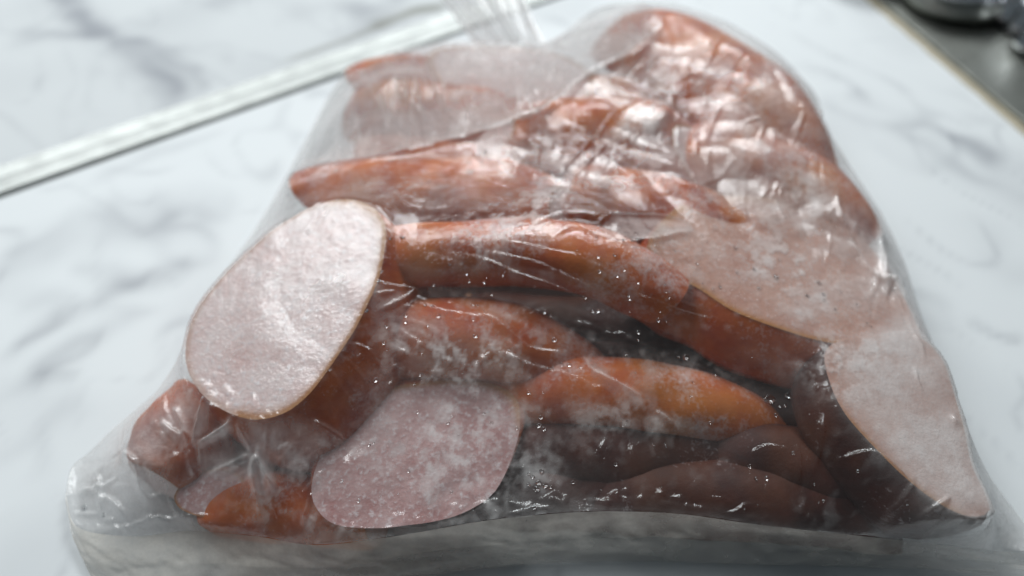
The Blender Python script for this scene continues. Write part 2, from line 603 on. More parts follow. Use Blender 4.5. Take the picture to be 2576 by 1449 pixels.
def body_piece(label, path, mskin, mface, flat=0.92, cut=None):
    """A length of sausage seen on its skin: path of (X, Y, z centre, radius); both ends cut on the slant."""
    root = empty("sausage_piece", label, "sausage", GROUP)
    P = np.array([[*at(X, Y, z), r] for X, Y, z, r in path])
    cut = cut or CUTS[len(pieces) % 5]
    Q = spline(P, 34)
    T = np.gradient(Q[:, :3], axis=0)
    T /= np.linalg.norm(T, axis=1)[:, None]
    n = 40
    sv, ends = [], []
    K = len(Q)
    for i in range(K):
        t = T[i]
        sx = np.cross(t, [0, 0, 1])
        sx /= np.linalg.norm(sx)
        up = np.cross(sx, t)
        e = i / (K - 1)
        edge = min(e, 1 - e)
        r = Q[i, 3] * (1 - 0.10 * max(0, 1 - edge / 0.12) ** 2)
        slant = 0.0
        if e < 0.25:
            slant = cut[0] * (1 - e / 0.25)
        elif e > 0.75:
            slant = -cut[1] * (e - 0.75) / 0.25
        ring = []
        for j in range(n):
            a = 2 * math.pi * j / n
            rr = r * (1 + 0.025 * math.sin(3 * a + i * 0.3) + 0.012 * math.sin(5 * a - i * 0.7))
            q = Q[i, :3] + sx * rr * math.cos(a) + up * rr * flat * math.sin(a) + t * slant * r * math.sin(a)
            q[2] = max(q[2], 0.12)
            ring.append(behind_front(q))
        sv += ring
        if i in (0, K - 1):
            ends.append((np.array(ring), -t if i == 0 else t))
    sf = []
    for i in range(K - 1):
        for j in range(n):
            sf.append((i * n + j, i * n + (j + 1) % n, (i + 1) * n + (j + 1) % n, (i + 1) * n + j))
    mesh_obj("skin", sv, sf, mskin, root)
    keep(sv, sf)
    for ring, nr in ends:
        vs, fs, rim = face_fill(ring, nr, dome=0.03)
        mesh_obj("cut_face", vs, fs, mface, root, attrs={"rim": rim})
        keep(vs, fs)
    return root


slice_piece("large pale oval slice, its whole cut face pressed flat against the film",
            [(862, 502), (930, 512), (966, 560), (970, 625), (945, 720), (905, 805), (860, 880), (800, 965), (725, 1032), (640, 1056),
             (550, 1026), (487, 965), (467, 880), (490, 790), (565, 690), (680, 585), (780, 522)],
            4.3, (-0.22, -0.20, 0.95), (0.42, -0.20, -0.88), 3.2, M_SKIN, M_FACE, rimsel=lambda x, y: 1.0 if (x - 725) + 0.45 * (y - 780) > -10 else 0.45)
slice_piece("frosted rosy slice facing up at the front of the bag, brown skin arching over it",
            [(862, 1062), (905, 1010), (965, 978), (1060, 962), (1160, 955), (1250, 968), (1300, 1010), (1308, 1080), (1285, 1160), (1240, 1240),
             (1180, 1285), (1080, 1315), (950, 1328), (840, 1318), (788, 1265), (790, 1190), (820, 1120)],
            2.45, (-0.03, -0.12, 0.99), (0.05, 0.93, -0.32), 2.0, M_SKIN, M_FACE_R, rimsel=lambda x, y: float(np.clip((1100 - y) / 60, 0, 1)))
slice_piece("broad pale piece at the right with an orange skin strip along its lower edge",
            [(1625, 620), (1650, 680), (1750, 722), (1850, 785), (2000, 840), (2112, 868), (2220, 895), (2300, 900),
             (2315, 850), (2255, 715), (2180, 610), (2090, 545), (1970, 505), (1830, 495), (1700, 525)],
            3.9, (0.17, 0.0, 0.98), (-0.28, -0.50, -0.82), 2.0, M_SKIN, M_FACE_W, rimsel=lambda x, y: x < 2120)
slice_piece("pale hazy piece in the lower right corner of the bag, brown along one edge",
            [(2110, 858), (2200, 850), (2300, 845), (2365, 900), (2395, 970), (2425, 1080), (2445, 1170), (2478, 1245), (2490, 1290), (2430, 1300), (2320, 1237), (2205, 1132),
             (2125, 1040), (2085, 960), (2075, 890)],
            3.24, (0.20, -0.12, 0.97), (-0.50, -0.35, -0.78), 1.8, M_SKIN_DARK_SHADE, M_FACE_W, rimsel=lambda x, y: float(np.clip((y - 990) / 80, 0, 1)) * float(np.clip((2440 - x) / 30, 0, 1)))
slice_piece("pale slice lying flat at the back left below the twisted neck of the bag",
            [(1075, 152), (1105, 122), (1200, 118), (1350, 125), (1450, 155), (1495, 205), (1470, 250), (1400, 266), (1300, 264), (1200, 247), (1110, 212)],
            3.2, (-0.10, -0.18, 0.97), (0.05, -0.55, -0.83), 1.8, M_SKIN, M_FACE)
slice_piece("small rosy slice in the front left corner beside the yellow ended piece",
            [(440, 1240), (490, 1195), (560, 1180), (610, 1205), (615, 1255), (580, 1295), (510, 1300), (455, 1280)],
            1.6, (-0.1, -0.30, 0.94), (0.1, 0.5, -0.8), 1.3, M_SKIN, M_FACE_R)

body_piece("orange brown piece behind the large pale oval slice, frost at its right end",
           [(850, 500, 2.7, 1.2), (980, 498, 2.9, 1.42), (1180, 500, 3.1, 1.5), (1330, 525, 3.1, 1.4), (1440, 560, 3.0, 1.2)], M_SKIN_F, M_FACE, cut=(-1.3, 0.8))
body_piece("long slim piece across the middle of the bag with an amber upper edge",
           [(930, 652, 4.1, 0.95), (1120, 640, 4.3, 1.0), (1330, 635, 4.5, 1.05), (1520, 670, 4.4, 1.05), (1680, 755, 3.9, 0.95)], M_SKIN_F, M_FACE, cut=(0.4, -0.3))
body_piece("short orange piece with a large frost patch right of the oval slice",
           [(940, 862, 2.5, 1.2), (1130, 852, 2.9, 1.3), (1290, 872, 2.8, 1.25), (1440, 930, 2.0, 1.0)], M_SKIN_F, M_FACE, cut=(0.5, -0.7))
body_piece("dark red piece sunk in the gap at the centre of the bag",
           [(1150, 815, 1.1, 1.15), (1330, 830, 1.2, 1.2), (1560, 850, 1.2, 1.3), (1760, 890, 1.2, 1.3), (1900, 940, 1.2, 1.2)], M_SKIN_DARK_SHADE, M_FACE_W, cut=(0.5, -0.5))
body_piece("tan orange piece in front of the dark gap, frosted along its lower side",
           [(1300, 1000, 1.9, 1.05), (1500, 990, 2.3, 1.12), (1690, 1015, 2.2, 1.1), (1820, 1045, 1.9, 1.0), (1900, 1080, 1.4, 0.9)], M_SKIN_F, M_FACE, cut=(-0.5, -0.6))
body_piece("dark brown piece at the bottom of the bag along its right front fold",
           [(1500, 1255, 1.0, 1.0), (1750, 1250, 1.2, 1.15), (2000, 1265, 1.2, 1.15), (2260, 1315, 0.8, 0.9)], M_SKIN_DARK_SHADE, M_FACE_R, cut=(-0.5, 0.5))
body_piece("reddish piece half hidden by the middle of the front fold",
           [(1230, 1262, 0.6, 0.8), (1380, 1235, 1.0, 1.1), (1580, 1235, 0.9, 1.1)], M_SKIN_DARK_SHADE, M_FACE_W, cut=(-0.5, -0.5))
body_piece("short orange piece poking out below the frosted rosy slice at the front left fold",
           [(540, 1285, 0.8, 0.8), (700, 1272, 1.0, 1.0), (950, 1300, 0.9, 0.9)], M_SKIN, M_FACE_W, cut=(-0.3, 0.3))
body_piece("orange end piece with a yellow tip in the front left corner",
           [(560, 1000, 1.5, 1.3), (470, 1110, 1.4, 1.45), (405, 1220, 1.0, 1.2)], M_SKIN, M_FACE, cut=(0.3, 0.3))
body_piece("orange piece showing under milky film at the back left edge",
           [(895, 290, 1.6, 1.25), (1020, 295, 2.1, 1.5), (1180, 315, 2.4, 1.55), (1350, 345, 2.4, 1.3)], M_SKIN, M_FACE, cut=(0.3, 0.5))
body_piece("long reddish piece curving along the back right edge under crinkled film",
           [(1540, 90, 3.0, 1.3), (1670, 140, 3.4, 1.8), (1815, 235, 3.6, 2.0), (1925, 340, 3.4, 1.9), (2020, 460, 2.8, 1.4)], M_SKIN_F, M_FACE, cut=(0.6, -0.3))
body_piece("amber piece under strongly creased film near the top centre of the bag",
           [(1200, 385, 2.9, 1.2), (1400, 350, 3.4, 1.5), (1600, 360, 3.6, 1.6), (1780, 420, 3.4, 1.3)], M_SKIN_F, M_FACE)
body_piece("orange piece between the slim amber edged piece and the broad pale piece",
           [(1400, 500, 3.0, 1.2), (1580, 520, 3.2, 1.35), (1740, 570, 3.2, 1.35), (1900, 660, 2.8, 1.1)], M_SKIN, M_FACE, cut=(0.6, 0.2))
body_piece("pinkish piece against the right side of the bag under silvery film",
           [(1640, 400, 2.9, 1.3), (1850, 430, 3.2, 1.6), (2020, 510, 2.9, 1.6), (2140, 620, 2.3, 1.2)], M_SKIN_F, M_FACE, cut=(0.9, -0.3))
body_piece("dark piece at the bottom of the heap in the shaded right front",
           [(1830, 1150, 1.3, 1.1), (2000, 1180, 1.5, 1.2), (2200, 1250, 1.2, 1.0)], M_SKIN_DARK_SHADE, M_FACE_R, cut=(-0.5, -0.5))

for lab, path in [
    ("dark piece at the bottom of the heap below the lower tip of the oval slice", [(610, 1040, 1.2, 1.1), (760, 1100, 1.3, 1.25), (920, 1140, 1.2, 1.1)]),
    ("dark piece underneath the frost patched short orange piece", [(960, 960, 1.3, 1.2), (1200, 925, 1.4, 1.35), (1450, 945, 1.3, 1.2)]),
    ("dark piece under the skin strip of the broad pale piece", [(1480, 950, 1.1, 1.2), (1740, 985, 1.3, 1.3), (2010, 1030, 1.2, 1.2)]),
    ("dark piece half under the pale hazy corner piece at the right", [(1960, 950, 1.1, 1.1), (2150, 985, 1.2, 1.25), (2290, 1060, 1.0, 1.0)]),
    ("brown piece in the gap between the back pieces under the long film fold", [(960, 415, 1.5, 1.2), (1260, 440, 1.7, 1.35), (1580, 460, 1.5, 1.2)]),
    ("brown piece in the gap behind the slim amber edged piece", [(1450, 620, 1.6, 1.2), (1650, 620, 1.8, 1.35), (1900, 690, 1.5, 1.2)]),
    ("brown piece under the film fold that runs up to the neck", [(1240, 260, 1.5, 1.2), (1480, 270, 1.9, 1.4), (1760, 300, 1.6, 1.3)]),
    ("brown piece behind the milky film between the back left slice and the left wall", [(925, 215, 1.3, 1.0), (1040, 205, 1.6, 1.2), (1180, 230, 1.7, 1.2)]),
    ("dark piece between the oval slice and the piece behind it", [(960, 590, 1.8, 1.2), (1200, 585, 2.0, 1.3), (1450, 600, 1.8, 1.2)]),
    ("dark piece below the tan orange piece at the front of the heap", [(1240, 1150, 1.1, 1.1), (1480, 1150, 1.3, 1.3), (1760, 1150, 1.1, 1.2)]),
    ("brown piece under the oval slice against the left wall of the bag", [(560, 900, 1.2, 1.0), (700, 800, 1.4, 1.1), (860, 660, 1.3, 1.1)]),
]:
    body_piece(lab, path, M_SKIN if "brown" in lab else M_SKIN_DARK_SHADE, M_FACE_W, cut=(-0.8, -0.8))

# ------------------------------------------------------------------ film: taut membrane over the pieces
OUT = [  # X, Y, z of the bag's outer edge, clockwise from the front left
    (165, 1245, .5), (180, 1175, .5), (225, 1135, .55), (300, 1065, .6), (390, 990, .6), (450, 940, .7), (480, 870, .8), (545, 720, .8), (640, 580, .8),
    (690, 500, .8), (760, 370, .8), (838, 228, .9), (880, 183, 1.1), (960, 150, 1.5), (1080, 112, 2.0), (1250, 108, 2.6), (1370, 106, 3.0), (1430, 75, 3.0),
    (1500, 22, 3.0), (1600, 6, 3.0), (1700, 12, 3.0), (1800, 45, 3.0), (1900, 95, 3.0), (1990, 165, 2.8), (2058, 250, 2.4), (2072, 330, 2.0), (2130, 430, 1.7),
    (2200, 520, 1.6), (2265, 640, 1.5), (2330, 830, 1.4), (2390, 960, 1.3), (2422, 1060, 1.1), (2440, 1140, .9), (2520, 1240, .7), (2590, 1340, .4), (2610, 1392, .5)]
outP = np.array([at(*p) for p in OUT])
ridP = np.array([at(*p) for p in RIDGE])
bnd = np.vstack([spline(outP, 260), spline(np.vstack([outP[-1:], ridP, outP[:1]]), 220)[1:-1]])
jit = np.interp(np.arange(len(bnd)), np.arange(0, len(bnd), 3), rng.normal(0, 0.025, len(np.arange(0, len(bnd), 3))))
bnd[:, 2] = np.maximum(bnd[:, 2] + jit, 0.2)

CELL = 0.045
x0, y0 = bnd[:, :2].min(0) - 0.3
x1, y1 = bnd[:, :2].max(0) + 0.3
fx = np.arange(x0, x1, CELL)
fy = np.arange(y0, y1, CELL)
FX, FY = np.meshgrid(fx, fy)
fny, fnx = FX.shape
ins = inside(bnd[:, :2], FX, FY)
# nearest boundary point for everything
nb = len(bnd)
best = np.full(FX.shape, 1e9)
bz = np.zeros(FX.shape)
bxy = np.zeros(FX.shape + (2,))
for i in range(nb):
    a, b = bnd[i], bnd[(i + 1) % nb]
    ab = b[:2] - a[:2]
    t = np.clip(((FX - a[0]) * ab[0] + (FY - a[1]) * ab[1]) / (ab @ ab + 1e-12), 0, 1)
    qx, qy = a[0] + t * ab[0], a[1] + t * ab[1]
    d = (FX - qx) ** 2 + (FY - qy) ** 2
    mk = d < best
    best[mk] = d[mk]
    bz[mk] = (a[2] + t * (b[2] - a[2]))[mk]
    bxy[mk, 0] = qx[mk]
    bxy[mk, 1] = qy[mk]
bdist = np.sqrt(best)

# obstacle heights
allv_, allf_, off = [], [], 0
for v, f in pieces:
    allv_.append(v)
    allf_ += [tuple(i + off for i in q) for q in f]
    off += len(v)
bvh = BVHTree.FromPolygons(np.vstack(allv_).tolist(), allf_)
obs = np.full(FX.shape, 0.0)
dn = Vector((0, 0, -1))
for iy, ix in np.argwhere(ins):
    h = bvh.ray_cast(Vector((fx[ix], fy[iy], 15)), dn)
    if h[0] is not None:
        obs[iy, ix] = h[0].z
CLEAR = 0.02
p_ = np.pad(obs, 2, mode='edge')
obs = np.max([p_[a:a + fny, b:b + fnx] for a in range(5) for b in range(5)], axis=0)
p_ = np.pad(obs, 1, mode='edge')
obs = np.maximum(obs, sum(p_[a:a + fny, b:b + fnx] for a in range(3) for b in range(3)) / 9)
lim = np.where(obs > 0, obs + CLEAR, 0.15)


def film_sample(A, x, y):
    gx_, gy_ = (x - fx[0]) / CELL, (y - fy[0]) / CELL
    i = int(min(max(gx_, 0), fnx - 2))
    j = int(min(max(gy_, 0), fny - 2))
    a, b = min(max(gx_ - i, 0), 1), min(max(gy_ - j, 0), 1)
    return (A[j, i] * (1 - a) + A[j, i + 1] * a) * (1 - b) + (A[j + 1, i] * (1 - a) + A[j + 1, i + 1] * a) * b


# tent lines: places where the film is pulled up off the pieces (X, Y, z)
TENTS = [
    [(800, 405, 3.2), (1000, 380, 4.4), (1180, 342, 4.7), (1330, 300, 4.8), (1460, 212, 5.0), (1600, 120, 5.2), (1655, 80, 5.0)],
    [(1660, 80, 5.0), (1560, 60, 4.2), (1440, 85, 3.5), (1372, 108, 3.1)],
    [(560, 1120, 2.4), (490, 1130, 2.5), (470, 1180, 2.2)],
    [(650, 1165, 2.5), (690, 1245, 2.2)],
]
for tl_ in TENTS:
    P = spline([at(*p) for p in tl_], 400)
    ii = np.clip(np.round((P[:, 0] - fx[0]) / CELL).astype(int), 0, fnx - 1)
    jj = np.clip(np.round((P[:, 1] - fy[0]) / CELL).astype(int), 0, fny - 1)
    for i, j, z in zip(ii, jj, P[:, 2]):
        lim[j, i] = max(lim[j, i], z)


def relax(z, lo, mask, fixed, its, h):
    pull = 0.07 * h * h / 4          # trapped air drawn out: the film sags between the pieces
    for _ in range(its):
        p = np.pad(z, 1, mode='edge')
        a = 0.25 * (p[:-2, 1:-1] + p[2:, 1:-1] + p[1:-1, :-2] + p[1:-1, 2:])
        a = np.maximum(a - pull, lo)
        z = np.where(mask, a, fixed)
    return z


z = None
for st in (16, 8, 4, 2, 1):
    lo = np.full((math.ceil(fny / st), math.ceil(fnx / st)), 0.0)
    for a in range(st):
        for b in range(st):
            part = lim[a::st, b::st]
            lo[:part.shape[0], :part.shape[1]] = np.maximum(lo[:part.shape[0], :part.shape[1]], part)
    if st > 1:
        lo = 0.5 * lo + 0.5 * lim[::st, ::st]
    mk, fx_ = ins[::st, ::st], bz[::st, ::st]
    if z is None:
        zz = np.where(mk, np.maximum(lo, 2.0), fx_)
    else:
        zz = np.repeat(np.repeat(z, 2, 0), 2, 1)[:lo.shape[0], :lo.shape[1]]
    z = relax(zz, np.where(mk, lo, 0), mk, fx_, {16: 400, 8: 250, 4: 160, 2: 110, 1: 60}[st], st * CELL)
base_z = z.copy()
gap = np.clip(base_z - np.where(obs > 0, obs, -1), 0, 3)


def film_at(X, Y, A=None):
    A = base_z if A is None else A
    d = ray(X, Y)
    # march from the camera down to the first crossing
    O = np.array([0, 0, CAM_H])
    prev = 12.0
    for t in np.arange(13, 42, 0.15):
        p = O + d * t
        if fx[0] < p[0] < fx[-1] and fy[0] < p[1] < fy[-1]:
            if p[2] <= film_sample(A, p[0], p[1]):
                return p
    return at(X, Y, 1.5)


disp = np.zeros_like(z)


def crease(P, wd, h, sharp=True, taper=0.25):
    """A fold line on the film along world polyline P (xy), half width wd, height h (cm)."""
    global disp
    P = spline(np.asarray(P)[:, :2], max(8, int(len(P) * 14)))
    pad = wd * 4
    i0 = max(int((P[:, 0].min() - pad - fx[0]) / CELL), 0)
    i1 = min(int((P[:, 0].max() + pad - fx[0]) / CELL) + 2, fnx)
    j0 = max(int((P[:, 1].min() - pad - fy[0]) / CELL), 0)
    j1 = min(int((P[:, 1].max() + pad - fy[0]) / CELL) + 2, fny)
    if i1 <= i0 or j1 <= j0:
        return
    X, Y = FX[j0:j1, i0:i1], FY[j0:j1, i0:i1]
    bd = np.full(X.shape, 1e9)
    sg = np.zeros(X.shape)
    tt = np.zeros(X.shape)
    n = len(P)
    for k in range(n - 1):
        a, b = P[k], P[k + 1]
        ab = b - a
        L = ab @ ab + 1e-12
        t = np.clip(((X - a[0]) * ab[0] + (Y - a[1]) * ab[1]) / L, 0, 1)
        dx, dy = X - a[0] - t * ab[0], Y - a[1] - t * ab[1]
        d = dx * dx + dy * dy
        mk = d < bd
        bd[mk] = d[mk]
        sg[mk] = np.sign(ab[0] * dy - ab[1] * dx)[mk]
        tt[mk] = ((k + t) / (n - 1))[mk]
    d = np.sqrt(bd)
    env = np.clip(np.minimum(tt, 1 - tt) / taper, 0, 1)
    env = env * env * (3 - 2 * env)
    prof_ = np.exp(-np.abs(d / wd) ** 1.3) if sharp else np.exp(-(d / wd) ** 2)
    prof_ = prof_ - 0.35 * np.exp(-((sg * d - 1.7 * wd) / wd) ** 2)
    disp[j0:j1, i0:i1] += h * env * prof_


CREASES = [
    ([(800, 418), (1000, 386), (1180, 345), (1330, 302), (1460, 214), (1600, 122), (1655, 82)], .16, .10),
    ([(1440, 225), (1540, 170), (1640, 110), (1665, 70)], .08, .08),
    ([(1390, 440), (1490, 352), (1560, 278), (1660, 238)], .07, .09),
    ([(1405, 470), (1480, 410), (1535, 352)], .06, .07),
    ([(1280, 370), (1330, 430), (1345, 460)], .05, .05),
    ([(1475, 580), (1540, 556), (1640, 546), (1725, 560), (1748, 580)], .08, .13),
    ([(1748, 580), (1690, 595), (1620, 612), (1560, 618)], .07, .09),
    ([(1590, 740), (1700, 786), (1812, 820)], .07, .13),
    ([(1812, 820), (1750, 785), (1690, 765)], .06, .07),
    ([(1600, 700), (1640, 730), (1690, 765)], .05, .06),
    ([(1230, 600), (1330, 622), (1460, 662), (1580, 705)], .05, .055),
    ([(1210, 640), (1340, 672), (1440, 712), (1520, 750)], .05, .06),
    ([(1190, 650), (1320, 700), (1420, 742), (1490, 770)], .05, .06),
    ([(1260, 615), (1380, 640), (1500, 660)], .045, .05),
    ([(1010, 752), (1100, 785), (1190, 800), (1230, 800), (1275, 838), (1330, 880), (1385, 895), (1450, 898)], .06, .10),
    ([(1450, 898), (1475, 915), (1490, 940), (1550, 965), (1620, 1010)], .07, .12),
    ([(1240, 878), (1330, 922), (1420, 945), (1520, 990)], .06, .085),
    ([(935, 715), (990, 722), (1045, 738), (990, 770), (940, 790)], .05, .07),
    ([(950, 745), (1000, 735)], .05, .06),
    ([(488, 1135), (505, 1075), (520, 1020), (535, 990)], .10, .18),
    ([(492, 1140), (540, 1110), (578, 1082), (580, 1052)], .10, .18),
    ([(482, 1128), (460, 1070), (440, 1030)], .08, .14),
    ([(484, 1130), (484, 1165), (500, 1210)], .08, .14),
    ([(470, 1120), (420, 1080), (400, 1060)], .08, .10),
    ([(640, 1140), (665, 1190), (700, 1245)], .09, .16),
    ([(640, 1140), (645, 1220), (660, 1300)], .09, .16),
    ([(640, 1145), (570, 1190), (520, 1200)], .08, .10),
    ([(640, 1140), (610, 1090), (600, 1060)], .08, .12),
    ([(780, 1060), (830, 1090), (880, 1115)], .07, .10),
    ([(760, 1330), (780, 1280), (790, 1240)], .07, .12),
    ([(245, 1190), (250, 1240), (262, 1300)], .08, .12),
    ([(252, 1245), (290, 1270), (320, 1305)], .08, .12),
    ([(300, 1140), (340, 1170), (365, 1240), (410, 1290)], .12, .16),
    ([(190, 1230), (240, 1230), (300, 1200)], .08, .08),
    ([(210, 1330), (300, 1335), (420, 1315), (560, 1315)], .08, .10),
    ([(2200, 530), (2215, 600), (2225, 690), (2235, 760)], .12, .16),
    ([(2105, 470), (2105, 550), (2150, 640), (2220, 712), (2262, 700)], .10, .13),
    ([(2040, 215), (2062, 260), (2055, 330)], .07, .12),
    ([(2000, 1110), (2010, 1190), (1990, 1250)], .07, .09),
    ([(2070, 1040), (2060, 1130), (2035, 1210)], .07, .09),
    ([(1880, 1150), (1930, 1130), (1990, 1140)], .06, .07),
    ([(2090, 1170), (2200, 1150), (2300, 1230)], .07, .08),
    ([(1640, 1030), (1690, 1070), (1700, 1130)], .06, .08),
    ([(2280, 1330), (2340, 1290), (2390, 1250)], .08, .10),
    ([(2200, 1320), (2260, 1270), (2300, 1210)], .08, .09),
    ([(1120, 340), (1050, 280), (960, 200)], .10, .12),
    ([(1180, 330), (1100, 250), (1070, 190)], .09, .10),
    ([(1060, 360), (980, 290), (900, 230)], .09, .10),
    ([(1372, 110), (1340, 190), (1330, 240)], .09, .12),
    ([(1372, 110), (1450, 150), (1540, 110)], .09, .12),
    ([(1372, 112), (1290, 130), (1200, 150)], .09, .10),
    ([(1372, 112), (1400, 180), (1330, 260), (1250, 300)], .09, .10),
    ([(860, 900), (910, 950), (935, 1000)], .06, .07),
    ([(880, 860), (930, 890), (960, 940)], .06, .07),
    ([(830, 930), (870, 1000), (900, 1030)], .06, .07),
]
for pts, wd, h in [([(1000, 712), (1250, 742), (1480, 790), (1700, 870)], .38, -.10), ([(1560, 850), (1760, 900), (1980, 1010), (2080, 1060)], .35, -.10),
                   ([(1340, 600), (1450, 560), (1560, 600)], .3, -.2), ([(880, 1010), (900, 1080), (830, 1150)], .3, -.2)]:
    crease([film_at(*p) for p in pts], wd, h, sharp=False)
for pts, wd, h in CREASES:
    crease([film_at(*p) for p in pts], wd, h * 1.35)
# many small random crinkles, orientation by zone
ZONES = [  # polygon in photo px, how many, mean direction in the picture (deg), spread, length px, height
    ([(1250, 330), (1500, 210), (1700, 90), (1900, 170), (2080, 380), (2130, 640), (1750, 480), (1400, 470)], 70, 105, 35, (40, 150), .05),
    ([(960, 640), (1600, 640), (1850, 830), (1500, 960), (1000, 900)], 32, 22, 14, (60, 220), .035),
    ([(300, 1080), (480, 960), (800, 1060), (850, 1340), (250, 1330)], 60, 60, 60, (40, 130), .06),
    ([(1400, 1020), (2050, 1050), (2350, 1280), (1500, 1270)], 36, 100, 25, (40, 140), .045),
    ([(850, 230), (1080, 120), (1480, 120), (1300, 310), (1000, 380), (780, 400)], 45, 50, 25, (50, 150), .06),
    ([(2130, 450), (2280, 700), (2420, 1080), (2300, 1000), (2150, 700)], 30, 70, 20, (40, 120), .05),
    ([(880, 880), (1380, 860), (1330, 960), (950, 980)], 40, 80, 40, (20, 70), .05),
]
for poly, cnt, md, sp, (l0, l1), h in ZONES:
    poly = np.array(poly, float)
    mn, mx = poly.min(0), poly.max(0)
    k = 0
    while k < cnt:
        p = rng.uniform(mn, mx)
        if not inside(poly, p[0], p[1]):
            continue
        k += 1
        a = math.radians(md + rng.normal(0, sp))
        L = rng.uniform(l0, l1) / 2
        dv = np.array([math.cos(a), math.sin(a)])
        bend = np.array([-dv[1], dv[0]]) * rng.normal(0, 0.12) * L
        P = [film_at(*(p - dv * L)), film_at(*(p + bend)), film_at(*(p + dv * L))]
        if np.ptp(np.array(P)[:, 1]) > 5:
            continue
        crease(P, rng.uniform(.045, .09), h * rng.uniform(.5, 1.5) * rng.choice([1, 1, -0.7]), taper=0.5)

for k in range(110):           # short ticks across the front fold line
    x_, y_ = spline([p[:2] for p in RIDGE], 400)[int(rng.uniform(0, 400))]
    a, L = math.radians(rng.normal(80, 30)), rng.uniform(12, 55)
    if k % 3 == 0:
        a, L = math.radians(rng.normal(5, 12)), rng.uniform(40, 120)
    c_ = np.array([x_, y_ - rng.uniform(8, 45)])
    dv = np.array([math.cos(a), math.sin(a)]) * L / 2
    P = [film_at(*(c_ - dv)), film_at(*c_), film_at(*(c_ + dv))]
    if np.ptp(np.array(P)[:, 1]) < 4:
        crease(P, rng.uniform(.045, .08), rng.uniform(.03, .09), taper=0.5)

PX, PY = to_px(np.stack([FX, FY, base_z], -1))


def soft_zone(poly, blur):
    m_ = inside(poly, PX, PY).astype(float)
    r = max(1, int(blur / CELL))
    for _ in range(2):
        for ax in (0, 1):
            c = np.cumsum(np.pad(m_, [(r + 1, r) if a == ax else (0, 0) for a in (0, 1)], mode='edge'), axis=ax)
            m_ = (np.take(c, range(2 * r + 1, c.shape[ax]), ax) - np.take(c, range(0, c.shape[ax] - 2 * r - 1), ax)) / (2 * r + 1)
    return m_


# crinkle field: faceted (ridged) noise, strongest in the silvery upper right
cr = soft_zone([(1230, 380), (1480, 220), (1680, 80), (1900, 150), (2060, 330), (2140, 600), (2000, 620), (1700, 480), (1350, 480)], 0.8)
def facets(wl, an, ang, sd):
    return np.abs(fft_noise(fny, fnx, CELL, wl, an, math.radians(ang), sd))


gen = np.clip(gap / 0.6, 0, 1)
broad = facets(2.6, 2.2, 25, 21) - 0.8
mid = facets(1.3, 2.6, 70, 22) - 0.8
fine = facets(0.55, 3.5, 80, 23) - 0.8
patch = np.clip(fft_noise(fny, fnx, CELL, 3.0, seed=24), 0, 1.5)
disp += (0.13 * cr + 0.05 + 0.02 * gen) * broad + (0.040 * cr + 0.010 + 0.012 * gen) * mid + (0.007 * cr + 0.003) * patch * fine
edge_f = np.clip(bdist / 0.28, 0, 1)
disp *= edge_f
zf = np.maximum(base_z + disp, np.where(obs > 0, obs + 0.012, 0.1))
zf = np.where(ins, zf, bz)

# haze: milky where the film stands off the meat, clearer where it clings wet
g_ = np.clip((gap - 0.05) / 0.9, 0, 1)
core = soft_zone([(1180, 380), (1500, 240), (1680, 110), (1960, 250), (2110, 430), (2140, 700), (2330, 1000), (2420, 1270), (2000, 1325), (1500, 1285), (1000, 1340), (560, 1290), (480, 1050), (520, 760), (700, 560), (800, 430)], 0.4)
haze = 0.075 - 0.05 * core + (0.24 - 0.17 * core) * (g_ * g_ * (3 - 2 * g_))
haze += 0.14 * soft_zone([(838, 228), (960, 150), (1250, 108), (1372, 106), (1500, 22), (1600, 6), (1660, 70), (1460, 210), (1330, 300), (1180, 342), (1000, 380), (760, 420)], 0.25)
haze += 0.27 * np.clip(0.85 + 0.45 * fft_noise(fny, fnx, CELL, 1.6, 3.0, math.radians(115), 71), 0.25, 1.9) * soft_zone([(1750, 560), (1850, 740), (2000, 810), (1900, 700), (2110, 560), (2270, 690), (2400, 960), (2470, 1180), (2540, 1330), (2430, 1300), (2210, 1120), (2110, 900), (2000, 830)], 0.5)
haze += 0.34 * soft_zone([(2120, 430), (2265, 640), (2390, 960), (2440, 1140), (2600, 1350), (2350, 1260), (2180, 1020), (2230, 720), (2110, 560)], 0.5)
haze += 0.20 * soft_zone([(2100, 880), (2240, 940), (2420, 1180), (2470, 1360), (2380, 1330), (2310, 1245), (2205, 1125), (2110, 1020)], 0.3)
haze += 0.24 * soft_zone([(165, 1245), (300, 1065), (450, 940), (520, 1050), (420, 1150), (400, 1300), (560, 1330), (200, 1330)], 0.5)
haze += 0.22 * soft_zone([(560, 1090), (700, 1060), (790, 1080), (830, 1190), (700, 1200), (650, 1260), (540, 1200)], 0.25)
haze += 0.17 * cr * np.clip(0.8 + 0.6 * fft_noise(fny, fnx, CELL, 1.3, 2.0, math.radians(60), 72), 0.1, 2)
haze += 0.18 * soft_zone([(1700, 15), (1900, 95), (2060, 250), (2130, 430), (2040, 380), (1900, 180)], 0.6)
pat = fft_noise(fny, fnx, CELL, 0.9, seed=31) + 0.6 * fft_noise(fny, fnx, CELL, 0.3, seed=32)
haze += 0.16 * np.clip(pat - 0.9, 0, 1.6) * np.clip(fft_noise(fny, fnx, CELL, 4, seed=33) + 0.4, 0, 1)
fr_n = np.clip(0.55 + 0.5 * (fft_noise(fny, fnx, CELL, 0.7, seed=51) + 0.8 * fft_noise(fny, fnx, CELL, 0.28, seed=52) + 0.6 * fft_noise(fny, fnx, CELL, 0.12, seed=53)), 0, 1.6)
